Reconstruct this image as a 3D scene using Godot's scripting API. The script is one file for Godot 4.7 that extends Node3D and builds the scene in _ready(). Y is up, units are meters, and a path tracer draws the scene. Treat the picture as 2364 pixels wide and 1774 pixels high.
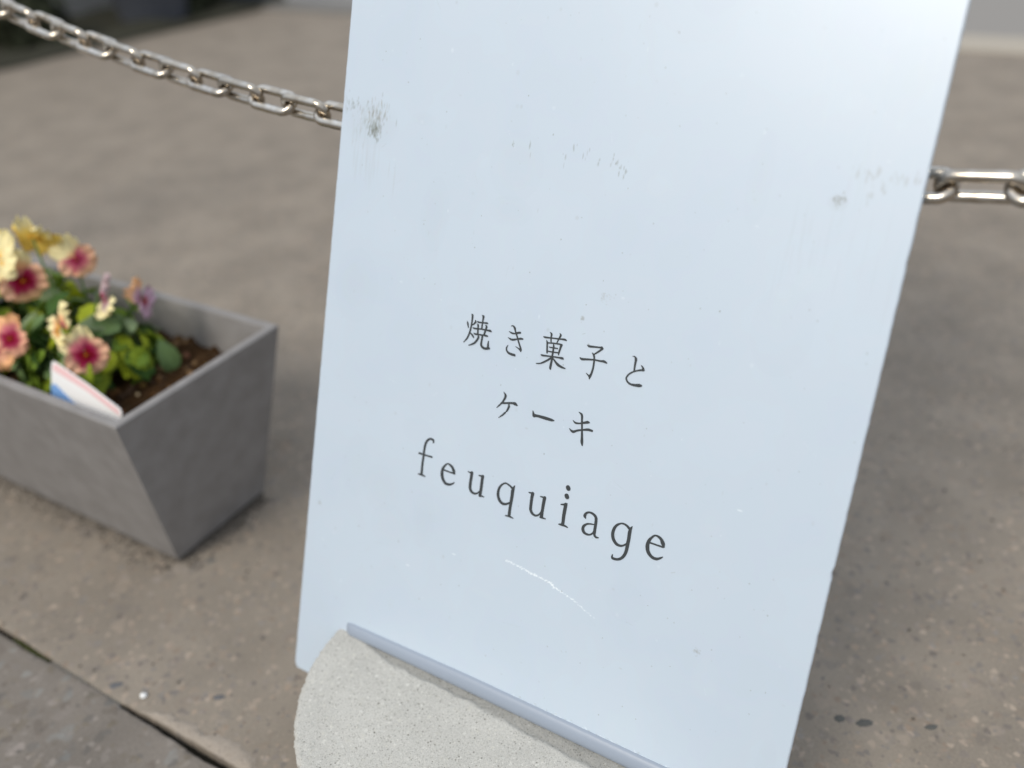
extends Node3D
# A white shop sign slotted into a round concrete foot, in front of a chain and a planter of pansies.

var rng := RandomNumberGenerator.new()
var M := {}
# the sign's own axes: along its foot, up its face, out of its face
const UX := Vector3(0.82913, 0.0, 0.55913)
const NH := Vector3(-0.55913, 0.0, 0.82913)
const LEAN := 0.37022
const SIGN_AT := Vector3(-0.14539, 0.03, -0.39553)
const SIGN_W := 0.29
const SIGN_H := 0.60
const FOOT_TOP := 0.0659
# the planter's axes
const PAT := Vector3(-0.33522, 0.0, -0.63455)
const PYAW := -0.58426
const PH := 0.151
const PL := 0.15
const PWD := 0.0741
const PIN := 0.0291
const SOIL := 0.122
# the paving joint
const JYAW := -0.58995
const JOFF := -0.18789

func lin(r: float, g: float, b: float) -> Color:
	return Color(r, g, b).linear_to_srgb()

func tag(o: Node, label := "", category := "", group := "", kind := "") -> Node:
	if label: o.set_meta("label", label)
	if category: o.set_meta("category", category)
	if group: o.set_meta("group", group)
	if kind: o.set_meta("kind", kind)
	return o

func base(called: String, t := Transform3D()) -> Node3D:
	var o := Node3D.new()
	o.name = called
	add_child(o, true)
	o.transform = t
	return o

func put(called: String, mesh: Mesh, mat: Material, parent: Node = self, t := Transform3D()) -> MeshInstance3D:
	var o := MeshInstance3D.new()
	o.name = called
	o.mesh = mesh
	o.material_override = mat
	o.transform = t
	parent.add_child(o, true)
	return o

# a sheet of points p[j][i]; front faces where i runs right and j runs up, seen from outside
func sheet(st: SurfaceTool, p: Array, uv: Array = [], smooth := 0, col: Array = []) -> void:
	st.set_smooth_group(smooth if smooth >= 0 else -1)
	for j in p.size() - 1:
		var a: PackedVector3Array = p[j]
		var b: PackedVector3Array = p[j + 1]
		for i in a.size() - 1:
			var q := [[j, i], [j + 1, i], [j + 1, i + 1], [j, i], [j + 1, i + 1], [j, i + 1]]
			for c in q:
				if uv: st.set_uv(uv[c[0]][c[1]])
				if col: st.set_color(col[c[0]][c[1]])
				st.add_vertex(p[c[0]][c[1]])

func begin() -> SurfaceTool:
	var st := SurfaceTool.new()
	st.begin(Mesh.PRIMITIVE_TRIANGLES)
	return st

func done(st: SurfaceTool) -> ArrayMesh:
	st.generate_normals()
	return st.commit()

# a tube along points, closed in a ring when loop is set
func tube(st: SurfaceTool, pts: PackedVector3Array, radii: PackedFloat32Array, sides := 8, loop := false, tones: Array = []) -> void:
	var rows := []
	var n := pts.size()
	var up := Vector3.UP
	var d0 := (pts[1] - pts[0]).normalized()
	if absf(d0.dot(up)) > 0.9: up = Vector3.RIGHT
	for i in n + (1 if loop else 0):
		var k := i % n
		var d: Vector3
		if loop: d = pts[(k + 1) % n] - pts[(k + n - 1) % n]
		else: d = pts[mini(k + 1, n - 1)] - pts[maxi(k - 1, 0)]
		d = d.normalized()
		var s := d.cross(up).normalized()
		up = s.cross(d).normalized()
		var row := PackedVector3Array()
		for j in sides + 1:
			var a := TAU * (j % sides) / sides
			row.append(pts[k] + (s * cos(a) + up * sin(a)) * radii[k])
		rows.append(row)
	if loop:
		rows[n] = rows[0]
	var flipped := []
	var cols := []
	for j in rows.size():
		flipped.append(rows[rows.size() - 1 - j])
		if tones:
			var line := []
			for i in sides + 1: line.append(tones[(rows.size() - 1 - j) % n])
			cols.append(line)
	sheet(st, flipped, [], 0, cols)

func box(st: SurfaceTool, c: Vector3, h: Vector3) -> void:
	for ax in 3:
		for s in [-1.0, 1.0]:
			var n := Vector3.ZERO
			n[ax] = s
			var u := Vector3.ZERO
			u[(ax + 1) % 3] = 1.0
			var v := n.cross(u)
			var o := c + n * h
			sheet(st, [PackedVector3Array([o - u * h - v * h, o + u * h - v * h]), PackedVector3Array([o - u * h + v * h, o + u * h + v * h])], [], -1)

func mat(color: Color, rough := 0.8, spec := 0.5) -> StandardMaterial3D:
	var m := StandardMaterial3D.new()
	m.albedo_color = color
	m.roughness = rough
	m.metallic_specular = spec
	return m

func noise(freq: float, oct := 3, s := 1, kind := FastNoiseLite.TYPE_SIMPLEX_SMOOTH) -> FastNoiseLite:
	var n := FastNoiseLite.new()
	n.noise_type = kind
	n.frequency = freq
	n.fractal_octaves = oct
	n.seed = s
	return n

# ---------------------------------------------------------------- textures

# stony ground: a base tone with stones of several tones set in it; returns [colour, height]
func stony(size: int, metres: float, tone: Vector3, tones: Array, counts: Array, s: int, cloud := 0.16, grain := 0.14) -> Array:
	var r := RandomNumberGenerator.new()
	r.seed = s
	var px := PackedByteArray()
	var hp := PackedByteArray()
	px.resize(size * size * 3)
	hp.resize(size * size)
	var n1 := noise(0.012, 4, s).get_seamless_image(size / 2, size / 2)
	n1.resize(size, size, Image.INTERPOLATE_CUBIC)
	n1.convert(Image.FORMAT_L8)
	var a := n1.get_data()
	var n2 := noise(0.28, 3, s + 1).get_image(size, size)
	n2.convert(Image.FORMAT_L8)
	var b := n2.get_data()
	for i in size * size:
		var f := 1.0 - cloud * 0.5 - grain * 0.5 + cloud * a[i] / 255.0 + grain * b[i] / 255.0
		px[i * 3] = clampi(int(tone.x * f), 0, 255)
		px[i * 3 + 1] = clampi(int(tone.y * f), 0, 255)
		px[i * 3 + 2] = clampi(int(tone.z * f), 0, 255)
		hp[i] = 70 + b[i] / 6
	var ppm := size / metres
	for set_ in counts:          # [how many, least mm, most mm, strength]
		for k in int(set_[0]):
			var cx := r.randi_range(0, size - 1)
			var cy := r.randi_range(0, size - 1)
			var ra: float = r.randf_range(set_[1], set_[2]) * 0.0005 * ppm
			var rb: float = ra * r.randf_range(0.5, 0.95)
			var ang := r.randf() * PI
			var ca := cos(ang)
			var sa := sin(ang)
			var t: Vector3 = tones[r.randi() % tones.size()] * r.randf_range(0.86, 1.12)
			var wob := r.randf() * TAU
			var stg: float = set_[3]
			var h := r.randf_range(0.4, 1.0)
			var m := int(ceil(ra)) + 1
			for y in range(-m, m + 1):
				for x in range(-m, m + 1):
					var u := (x * ca + y * sa) / ra
					var v := (-x * sa + y * ca) / rb
					var d := u * u + v * v
					d *= 1.0 + 0.28 * sin(3.0 * atan2(v, u) + wob)
					if d < 1.0:
						var i := posmod(cy + y, size) * size + posmod(cx + x, size)
						var w := stg * minf(1.0, (1.0 - d) * 3.0)
						var g := 0.9 + 0.2 * b[(i * 7) % b.size()] / 255.0
						px[i * 3] = clampi(int(lerpf(px[i * 3], t.x * g, w)), 0, 255)
						px[i * 3 + 1] = clampi(int(lerpf(px[i * 3 + 1], t.y * g, w)), 0, 255)
						px[i * 3 + 2] = clampi(int(lerpf(px[i * 3 + 2], t.z * g, w)), 0, 255)
						hp[i] = clampi(int(lerpf(hp[i], 110 + 120 * h * sqrt(1.0 - d), minf(1.0, w * 1.3))), 0, 255)
	return [ImageTexture.create_from_image(Image.create_from_data(size, size, false, Image.FORMAT_RGB8, px)), ImageTexture.create_from_image(Image.create_from_data(size, size, false, Image.FORMAT_L8, hp))]

func mottle(s: int, lo: Color, hi: Color, freq := 0.01) -> ImageTexture:
	var im := noise(freq, 4, s).get_seamless_image(512, 512)
	im.convert(Image.FORMAT_RGB8)
	for y in 512:
		for x in 512:
			im.set_pixel(x, y, lo.lerp(hi, im.get_pixel(x, y).r))
	return ImageTexture.create_from_image(im)

func dab(im: Image, u: float, v: float, ru: float, rv: float, c: Color, a: float, hard := 1.0) -> void:   # millimetres on the sign's face
	var sx := im.get_width() / (SIGN_W * 1000.0)
	var sy := im.get_height() / (SIGN_H * 1000.0)
	var cx := u * sx
	var cy := (SIGN_H * 1000.0 - v) * sy
	var mx := int(ceil(ru * sx)) + 1
	var my := int(ceil(rv * sy)) + 1
	for y in range(-my, my + 1):
		for x in range(-mx, mx + 1):
			var ix := int(cx) + x
			var iy := int(cy) + y
			if ix < 0 or iy < 0 or ix >= im.get_width() or iy >= im.get_height(): continue
			var d := pow((ix + 0.5 - cx) / (ru * sx), 2.0) + pow((iy + 0.5 - cy) / (rv * sy), 2.0)
			if d < 1.0:
				im.set_pixel(ix, iy, im.get_pixel(ix, iy).lerp(c, a * minf(1.0, (1.0 - d) * hard)))

func sign_face() -> ImageTexture:
	var w := 1024
	var h := 2048
	var r := RandomNumberGenerator.new()
	r.seed = 41
	var im := noise(0.004, 4, 9).get_image(w, h)
	im.convert(Image.FORMAT_RGB8)
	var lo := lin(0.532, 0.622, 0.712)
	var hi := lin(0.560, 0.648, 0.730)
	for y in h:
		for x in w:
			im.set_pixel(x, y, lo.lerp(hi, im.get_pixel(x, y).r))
	var grime := lin(0.13, 0.14, 0.11)
	var rust := lin(0.22, 0.185, 0.13)
	var grey := lin(0.36, 0.39, 0.39)
	var pale := lin(0.86, 0.93, 0.97)
	# where the chain has rubbed: left edge
	dab(im, 19, 325, 19, 13, grey, 0.10)
	for k in 150:
		var u := 22.0 + r.randfn() * 4.2
		var v := 329.0 + r.randfn() * 3.4
		dab(im, u, v, r.randf_range(0.25, 0.45), r.randf_range(0.6, 2.6), [grime, rust, grey][k % 3], r.randf_range(0.06, 0.38))
	for k in 110:
		dab(im, 22.6 + r.randfn() * 2.3, 321.6 + r.randfn() * 1.9, r.randf_range(0.25, 0.5), r.randf_range(0.5, 1.8), grime, r.randf_range(0.14, 0.5))
	for k in 40:
		dab(im, 7.0 + r.randfn() * 4.0, 333.5 + r.randfn() * 2.0, r.randf_range(0.25, 0.4), r.randf_range(0.6, 2.0), grime, r.randf_range(0.1, 0.35))
	for k in 45:
		dab(im, 13.0 + r.randfn() * 6.0, 323.0 + r.randfn() * 5.0, r.randf_range(0.3, 0.6), r.randf_range(0.8, 2.6), grey, r.randf_range(0.06, 0.25))
	# thin runs of dirt below the rub, and general handling marks
	for k in 26:
		var u := 20.0 + r.randfn() * 8.0
		dab(im, u, 306.0 + r.randfn() * 6.0, r.randf_range(0.3, 0.9), r.randf_range(5.0, 14.0), rust, r.randf_range(0.02, 0.07))
	for k in 22:
		dab(im, 262.0 + r.randfn() * 12.0, 300.0 + r.randfn() * 12.0, r.randf_range(0.3, 1.0), r.randf_range(6.0, 18.0), grey, r.randf_range(0.02, 0.07))
	for k in 40:
		dab(im, r.randf_range(4, 286), r.randf_range(60, 520), r.randf_range(4.0, 16.0), r.randf_range(3.0, 22.0), [pale, grey][k % 2], r.randf_range(0.01, 0.045))
	for k in 36:      # hair scratches
		var u0 := r.randf_range(10, 280)
		var v0 := r.randf_range(60, 420)
		var du := r.randf_range(-1, 1)
		var dv := r.randf_range(-1, 1)
		for q in r.randi_range(6, 26): dab(im, u0 + du * q * 0.5, v0 + dv * q * 0.5, 0.22, 0.22, [pale, grey][k % 2], r.randf_range(0.05, 0.3))
	# right edge
	for k in 34:
		dab(im, 260.1 + r.randfn() * 1.3, 319.8 + r.randfn() * 1.2, r.randf_range(0.25, 0.5), r.randf_range(0.3, 0.9), grime, r.randf_range(0.15, 0.55))
	dab(im, 260, 319, 4.5, 4, grey, 0.14)
	for q in [[264.4, 332.2], [268.7, 330.8], [272, 331], [279.1, 331.3], [283.1, 331.0], [286.8, 330.7], [271, 323.6], [276, 327]]:
		for k in 7:
			dab(im, q[0] + r.randfn() * 0.8, q[1] + r.randfn() * 1.4, r.randf_range(0.3, 0.7), r.randf_range(0.8, 2.2), grey, r.randf_range(0.12, 0.4))
	# between them, a row of faint vertical rubs
	for q in [[135.6, 321.7], [139.4, 326.0], [159.2, 323.2], [164.1, 321.1], [115.6, 323.3], [152.9, 322.0], [106.7, 323.8], [161.5, 322.5], [166.5, 319.0], [146, 323]]:
		for k in 4:
			dab(im, q[0] + r.randfn() * 0.7, q[1] + r.randfn() * 1.3, r.randf_range(0.25, 0.4), r.randf_range(0.5, 1.9), grime, r.randf_range(0.08, 0.42))
	# lichen-like spots
	for q in [[166.0, 262.3, 2.6, 2.3], [240.6, 110.4, 1.7, 1.7], [156.6, 250.4, 0.7, 1.0], [8.0, 110.0, 1.4, 1.6]]:
		for k in 30:
			dab(im, q[0] + r.randfn() * q[2] * 0.5, q[1] + r.randfn() * q[3] * 0.5, r.randf_range(0.3, 0.7), r.randf_range(0.3, 0.7), grey, r.randf_range(0.1, 0.4))
	# pin-prick specks all over
	for k in 420:
		var a := r.randf_range(0.15, 0.8)
		dab(im, r.randf_range(2, 288), r.randf_range(30, 560), r.randf_range(0.18, 0.42), r.randf_range(0.18, 0.5), grime, a * a, 1.5)
	for k in 160:
		dab(im, r.randf_range(2, 288), r.randf_range(30, 560), r.randf_range(0.3, 1.3), r.randf_range(0.3, 1.5), [pale, grey][k % 2], r.randf_range(0.08, 0.28))
	# the pale scratch under the lettering, and a faint wiped arc
	var sc := [[134.5, 118.7], [143.2, 118.4], [149.8, 117.0], [153.4, 116.9], [161.6, 115.9], [163.4, 114.6], [173.9, 112.2], [179.9, 109.8], [182.5, 108.7], [188.3, 106.5]]
	for i in sc.size() - 1:
		for k in 26:
			var t := k / 26.0
			var u: float = lerpf(sc[i][0], sc[i + 1][0], t)
			var v: float = lerpf(sc[i][1], sc[i + 1][1], t)
			var f := 1.0 if u < 175.0 else (0.5 if r.randf() < 0.55 else 0.0)
			dab(im, u + r.randfn() * 0.25, v + r.randfn() * 0.3, r.randf_range(0.25, 0.75), r.randf_range(0.2, 0.5), pale, f * r.randf_range(0.2, 1.0), 1.4)
	var sw := [[54.0, 288.7], [68.7, 281.1], [83.3, 271.5], [87.6, 263.6], [86.3, 254.6]]
	for i in sw.size() - 1:
		for k in 18:
			var t := k / 18.0
			dab(im, lerpf(sw[i][0], sw[i + 1][0], t), lerpf(sw[i][1], sw[i + 1][1], t), 2.6, 2.6, pale, 0.022)
	for q in [[103.1, 111.0], [74.4, 94.3], [246.8, 182.7]]:
		dab(im, q[0], q[1], 1.6, 0.5, pale, 0.7)
	# chipped paint along the sealing strip
	for k in 200:
		var u := r.randf_range(150, 262)
		dab(im, u, 46.6 + r.randfn() * 0.6, r.randf_range(0.3, 1.1), r.randf_range(0.2, 0.5), [pale, pale, grey][k % 3], r.randf_range(0.2, 0.8))
	# vertical runs near the upper right corner
	for k in 30:
		dab(im, r.randf_range(240, 288), r.randf_range(335, 400), r.randf_range(0.6, 2.0), r.randf_range(6, 22), pale, 0.03)
	return ImageTexture.create_from_image(im)

func materials() -> void:
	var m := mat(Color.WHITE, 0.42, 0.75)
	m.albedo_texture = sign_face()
	m.clearcoat_enabled = true
	m.clearcoat = 0.8
	m.clearcoat_roughness = 0.3
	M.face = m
	M.ink = mat(lin(0.045, 0.052, 0.055), 0.55, 0.4)
	M.strip = mat(lin(0.30, 0.345, 0.41), 0.40, 0.5)  # darker than the panel: shade on the bead is put into the colour

	var c := stony(1024, 0.3, Vector3(187, 185, 179), [Vector3(206, 204, 198), Vector3(175, 173, 164), Vector3(197, 194, 182), Vector3(217, 215, 208), Vector3(183, 184, 178)], [[5000, 1.0, 3.0, 0.35], [14000, 0.4, 1.1, 0.6]], 5, 0.06, 0.26)
	var pores := RandomNumberGenerator.new()
	pores.seed = 77
	var ci: Image = c[0].get_image()
	var hi: Image = c[1].get_image()
	for k in 22000:
		var x := pores.randi_range(1, 1021)
		var y := pores.randi_range(1, 1021)
		var big := pores.randf() < 0.05
		var a := pores.randf_range(0.15, 0.65)
		for yy in range(0, 3 if big else 1 + pores.randi() % 2):
			for xx in range(0, 3 if big else (1 + pores.randi() % 2)):
				ci.set_pixel(x + xx, y + yy, ci.get_pixel(x + xx, y + yy).lerp(Color(0.30, 0.29, 0.26), a))
				hi.set_pixel(x + xx, y + yy, Color(0.05, 0.05, 0.05))
	M.concrete = mat(Color.WHITE, 0.92, 0.3)
	M.concrete.albedo_texture = ImageTexture.create_from_image(ci)
	M.concrete.heightmap_enabled = true
	M.concrete.heightmap_texture = ImageTexture.create_from_image(hi)
	M.concrete.heightmap_scale = 0.02
	M.concrete.uv1_triplanar = true
	M.concrete.uv1_scale = Vector3.ONE / 0.26
	M.concrete.vertex_color_use_as_albedo = true

	var g := stony(2048, 1.25, Vector3(136, 127, 115), [Vector3(152, 138, 124), Vector3(142, 131, 118), Vector3(135, 126, 118), Vector3(117, 110, 104), Vector3(162, 148, 133), Vector3(125, 120, 115), Vector3(146, 130, 114)], [[5200, 6.0, 12.0, 0.30], [26000, 2.5, 6.0, 0.7], [40000, 1.2, 3.0, 0.75]], 11)
	M.paving = mat(Color.WHITE, 0.9, 0.35)
	M.paving.albedo_texture = g[0]
	M.paving.heightmap_enabled = true
	M.paving.heightmap_texture = g[1]
	M.paving.heightmap_scale = 0.02
	M.paving.uv1_scale = Vector3(1 / 1.25, 1 / 1.25, 1)
	M.paving.detail_enabled = true
	M.paving.detail_blend_mode = BaseMaterial3D.BLEND_MODE_MUL
	M.paving.detail_albedo = mottle(21, Color(0.80, 0.80, 0.82), Color(1.0, 0.985, 0.96), 0.012)
	M.paving.detail_uv_layer = BaseMaterial3D.DETAIL_UV_1
	M.paving.detail_enabled = false
	var g2 := stony(1024, 0.7, Vector3(122, 115, 107), [Vector3(140, 133, 126), Vector3(132, 133, 130), Vector3(107, 99, 91), Vector3(118, 109, 95), Vector3(150, 141, 134), Vector3(124, 116, 106), Vector3(98, 95, 91)], [[1500, 7.0, 15.0, 0.42], [7500, 3.0, 8.0, 0.55], [8000, 1.5, 3.5, 0.5]], 12)
	M.kerbside = mat(Color.WHITE, 0.9, 0.35)
	M.kerbside.albedo_texture = g2[0]
	M.kerbside.heightmap_enabled = true
	M.kerbside.heightmap_texture = g2[1]
	M.kerbside.heightmap_scale = 0.02
	M.kerbside.uv1_scale = Vector3(1 / 0.7, 1 / 0.7, 1)
	M.dirt = mat(lin(0.030, 0.027, 0.020), 1.0, 0.2)
	M.dust = mat(lin(0.15, 0.14, 0.12), 1.0, 0.2)
	M.moss = mat(lin(0.05, 0.055, 0.022), 1.0, 0.1)
	M.mortar = M.concrete.duplicate()
	M.mortar.albedo_color = lin(0.68, 0.60, 0.535)
	M.kerb = mat(lin(0.40, 0.36, 0.30), 0.9, 0.3)
	M.road = mat(lin(0.275, 0.26, 0.24), 0.92, 0.3)
	M.earth = mat(lin(0.16, 0.15, 0.13), 1.0, 0.2)
	var st := mat(lin(0.88, 0.855, 0.81), 0.22, 0.5)
	st.metallic = 1.0
	var rn := NoiseTexture2D.new()
	rn.width = 256
	rn.height = 256
	rn.seamless = true
	rn.noise = noise(0.03, 4, 3)
	var ramp := Gradient.new()
	ramp.set_color(0, Color(0.82, 0.78, 0.72))
	ramp.set_color(1, Color(1, 1, 1))
	rn.color_ramp = ramp
	st.albedo_texture = rn
	st.uv1_triplanar = true
	st.uv1_scale = Vector3.ONE * 14.0
	M.steel = st
	M.link_steel = st.duplicate()
	M.link_steel.vertex_color_use_as_albedo = true
	M.pot = mat(lin(0.285, 0.272, 0.262), 0.62, 0.45)
	M.pot.albedo_texture = mottle(31, Color(0.88, 0.875, 0.87), Color(1, 1, 1), 0.012)
	M.pot.uv1_triplanar = true
	M.pot.uv1_scale = Vector3.ONE * 6.0
	M.soil = mat(Color.WHITE, 1.0, 0.2)
	M.soil.vertex_color_use_as_albedo = true
	M.leaf = mat(Color.WHITE, 0.62, 0.35)
	M.leaf.vertex_color_use_as_albedo = true
	M.leaf.backlight_enabled = true
	M.leaf.backlight = Color(0.35, 0.4, 0.1)
	M.petal = mat(Color.WHITE, 0.6, 0.3)
	M.petal.vertex_color_use_as_albedo = true
	M.petal.backlight_enabled = true
	M.petal.backlight = Color(0.4, 0.4, 0.4)
	M.stem = mat(lin(0.09, 0.16, 0.04), 0.6, 0.4)
	M.card_white = mat(lin(0.90, 0.89, 0.87), 0.3, 0.5)
	M.card_pink = mat(lin(0.88, 0.58, 0.57), 0.3, 0.5)
	M.card_blue = mat(lin(0.22, 0.42, 0.78), 0.3, 0.5)
	M.wall = mat(lin(0.28, 0.28, 0.27), 0.9, 0.3)
	M.bed = mat(lin(0.048, 0.047, 0.036), 1.0, 0.1)
	M.dark_leaf = mat(lin(0.034, 0.038, 0.024), 0.9, 0.1)
	M.blue_pot = mat(lin(0.085, 0.093, 0.112), 0.6, 0.4)
	M.navy_pot = mat(lin(0.035, 0.048, 0.070), 0.6, 0.4)
	M.pebble = mat(Color.WHITE, 0.85, 0.3)
	M.pebble.vertex_color_use_as_albedo = true

# ---------------------------------------------------------------- the sign

func catmull(s: Array) -> Array:      # [u, v, w, u, v, w, ...] -> dense points
	var p := []
	for i in range(0, s.size(), 3): p.append(Vector3(s[i], s[i + 1], s[i + 2]))
	var out := []
	for i in p.size() - 1:
		var a: Vector3 = p[maxi(i - 1, 0)]
		var b: Vector3 = p[i]
		var c: Vector3 = p[i + 1]
		var d: Vector3 = p[mini(i + 2, p.size() - 1)]
		for k in 6:
			var q: Vector3 = b.cubic_interpolate(c, a, d, k / 6.0)
			q.z = lerpf(b.z, c.z, smoothstep(0.0, 1.0, k / 6.0))
			out.append(q)
	out.append(p[p.size() - 1])
	return out

func glyph(kind: String, strokes: Array) -> void:
	var st := begin()
	var n := 0
	for s in strokes:
		var pts := catmull(s)
		var l := PackedVector2Array()
		var r := PackedVector2Array()
		for i in pts.size():
			var d3: Vector3 = pts[mini(i + 1, pts.size() - 1)] - pts[maxi(i - 1, 0)]
			var d := Vector2(d3.x, d3.y).normalized()
			var c := Vector2(pts[i].x, pts[i].y)
			var h: float = pts[i].z * 0.5
			var side := Vector2(-d.y, d.x)
			if i == 0:
				for k in 4:
					var a := PI * 0.5 * k / 4.0
					l.append(c - d * h * cos(a) + side * h * sin(a))
					r.append(c - d * h * cos(a) - side * h * sin(a))
			l.append(c + side * h)
			r.append(c - side * h)
			if i == pts.size() - 1:
				for k in range(1, 5):
					var a := PI * 0.5 * k / 4.0
					l.append(c + d * h * sin(a) + side * h * cos(a))
					r.append(c + d * h * sin(a) - side * h * cos(a))
		var top := 0.00022 + 0.000025 * n
		var a3 := PackedVector3Array()
		var b3 := PackedVector3Array()
		var a0 := PackedVector3Array()
		var b0 := PackedVector3Array()
		for i in l.size():
			a3.append(Vector3(r[i].x * 0.001, r[i].y * 0.001, top))
			b3.append(Vector3(l[i].x * 0.001, l[i].y * 0.001, top))
			a0.append(Vector3(r[i].x * 0.001, r[i].y * 0.001, 0.0))
			b0.append(Vector3(l[i].x * 0.001, l[i].y * 0.001, 0.0))
		sheet(st, [a3, b3], [], n * 3)
		sheet(st, [a0, a3], [], n * 3 + 1)
		sheet(st, [b3, b0], [], n * 3 + 2)
		n += 1
	put(kind, done(st), M.ink, M.sign)

func lettering() -> void:
	glyph("character", [
		[93.56,235.83,0.17,94.1,234.49,0.86,94.71,232.68,0.52],
		[95.69,239.81,0.34,96.29,239.21,1.03,96.41,236.91,0.86,96.32,234.31,0.78,95.95,231,0.9,94.94,227.54,0.87,93.04,224.76,0.38],
		[98.22,237.21,0.26,98.57,236.4,0.94,97.63,235.08,0.72,96.53,234.2,0.34],
		[96.14,230.4,0.35,97.52,229.41,0.86,98.39,228.46,0.78,98.5,228.2,0.35],
		[101.9,240.49,0.26,102.72,239.99,1.1,102.71,238.23,0.77,102.63,235.66,0.72,102.65,233.66,0.68],
		[99.53,236.92,0.26,100.23,236.62,0.85,102.65,236.78,0.65,105.02,237.13,0.93,105.7,236.95,0.51],
		[99.58,235.65,0.21,100.32,235.01,0.86,100.46,232.95,0.72,100.76,230.6,0.77],
		[104.63,236.01,0.25,105.29,235.35,0.93,105,233.61,0.82,104.38,230.91,0.77],
		[97.43,233.26,0.34,98.51,233.01,0.77,102.21,233.49,0.65,105.93,233.65,0.82,107.49,233.75,1.1,108.37,233.46,0.51],
		[98.4,230.57,0.31,99.48,230.32,0.86,102.64,230.61,0.72,105.42,230.82,0.89,106.55,230.74,0.6],
		[100.98,229.76,0.26,101.37,229.04,0.86,100.52,227.15,0.9,99.06,225.45,0.86,96.34,223.87,0.43],
		[103.31,230.51,0.31,103.58,229.61,0.77,103.49,227.49,0.77,103.56,225.73,0.94,104.38,224.7,1.06,105.85,224.31,1.11,107.3,224.64,1.2,108.47,224.9,0.85],
		[107.49,228.54,0.2,107.53,226.78,0.68,107.7,225.05,1.19]])
	glyph("character", [
		[119.2,238.64,0.3,120.15,238.93,0.66,121.25,238.22,1.07,121.95,236.64,0.79,123.2,234.4,0.79,124.51,231.86,0.74,125.76,229.62,0.86,126.41,228.35,0.91,126.38,227.39,0.5],
		[123.21,229.23,0.2,124.64,228.73,0.5,125.98,228.25,1.16],
		[118.43,235.8,0.25,120.17,235.31,0.83,121.78,235.43,0.74,123.46,236.16,1.07,124.67,236.48,0.99],
		[118.37,232.74,0.2,120.13,232.15,0.92,121.55,232.31,1,123.59,233.07,0.69,125.3,233.61,1.07,126.54,233.73,0.74],
		[118.85,228.93,0.2,118.29,227.61,0.64,118.51,226.23,0.7,119.76,225.24,1,121.64,224.88,1.2,123.09,224.89,1.17,123.5,224.59,0.67]])
	glyph("character", [
		[140.87,240.27,0.24,141.81,239.52,0.96,141.82,237.68,0.72,142.12,235.9,0.61],
		[146.19,240.79,0.32,146.75,239.99,0.95,146.04,238.15,0.72,145.34,236.15,0.48],
		[137.7,237.47,0.29,138.68,237.3,0.89,142.25,237.7,0.64,146.46,238.17,0.71,149.14,238.46,0.98,150.12,238.14,0.47],
		[139.57,236.1,0.19,140.11,235.14,0.77,140.42,233.04,0.77,140.77,230.64,0.77,140.88,229.96,0.48],
		[140.2,234.93,0.64,143.49,235.43,0.67,146.87,235.73,0.72,147.93,235.51,1.19],
		[147.85,235.49,1.19,147.55,233.73,0.88,147.18,231.8,0.8,147.1,230.46,0.4],
		[141.44,233.19,0.24,142.32,233.13,0.56,144.36,233.31,0.61,146.06,233.39,0.56],
		[140.85,230.97,0.56,143.85,231.19,0.61,146.73,231.46,0.61],
		[143.64,235,0.24,143.93,233.99,0.72,143.96,231.52,0.77,143.92,229.19,0.8,143.97,227.34,0.89,143.81,224.65,1.05,143.78,223.24,0.94,144.02,222.59,0.4],
		[137.75,228.62,0.24,138.75,228.38,0.84,143.19,228.87,0.64,147.1,229.23,0.72,149.3,229.35,1.12,149.95,229.04,0.48],
		[143.67,228.59,0.64,142.42,227.28,0.81,139.94,225.38,0.78,138.03,224.22,0.57,136,223.74,0.41],
		[144.1,228.61,0.24,145.73,227.13,0.72,147.68,225.72,1.2,149.67,225.11,0.96,151.63,224.88,0.4]])
	glyph("character", [
		[161.26,238.58,0.31,162.41,238.16,1.08,165.63,238.56,0.85,167.42,238.77,0.77,168.7,238.91,1.3],
		[169.22,238.57,0.95,168.12,237.42,0.92,166.85,236.23,0.8,165.57,235.11,0.62],
		[164.37,235.43,0.31,165.23,234.72,0.93,165.8,233.34,0.8,166,231.27,0.85,166.03,228.7,0.85,165.67,226.02,0.93,165.13,224.36,1.17,164.95,223.02,0.47],
		[162.98,225.3,0.19,163.92,224.68,0.55,164.84,224.14,1.09],
		[158.51,231.88,0.31,159.6,231.37,1.13,162.66,231.93,0.9,165.87,232.45,0.7,169.12,232.61,0.85,170.91,232.85,1.15,172.36,232.44,0.69]])
	glyph("character", [
		[184.57,238.52,0.22,185.63,238.48,0.67,186.43,237.48,1.19,186.4,235.11,0.93,186.51,232.17,0.75],
		[189.37,235.37,0.18,190.22,234.69,0.74,190.68,233.91,1.04,190.73,233.18,0.89],
		[190.92,233.45,1.11,189.65,233.13,0.89,187.9,232.47,0.72,185.9,231.36,0.72,184.27,229.92,0.72,183.42,228.44,0.72,183.35,227.53,0.75,184.11,226.37,0.78,185.69,225.56,0.87,187.89,225.58,1.2,189.88,225.93,1.57,191.02,226.06,1.04]])
	glyph("character", [
		[120.1,205.19,0.24,121.44,203.45,1.25,120.45,200.49,0.96,118.85,198.21,0.75,117.25,196.35,0.36],
		[119.66,199.28,0.9,122.77,200.09,0.95,125.55,200.81,1.04,127.3,200.89,1.62,128.49,200.44,0.88],
		[123.94,199.82,0.59,124.14,198.59,1.13,123.49,196.56,0.95,122.97,195.7,0.48,122.16,194.68,0.9,121.21,193.51,0.78,119.22,191.6,0.3]])
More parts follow.
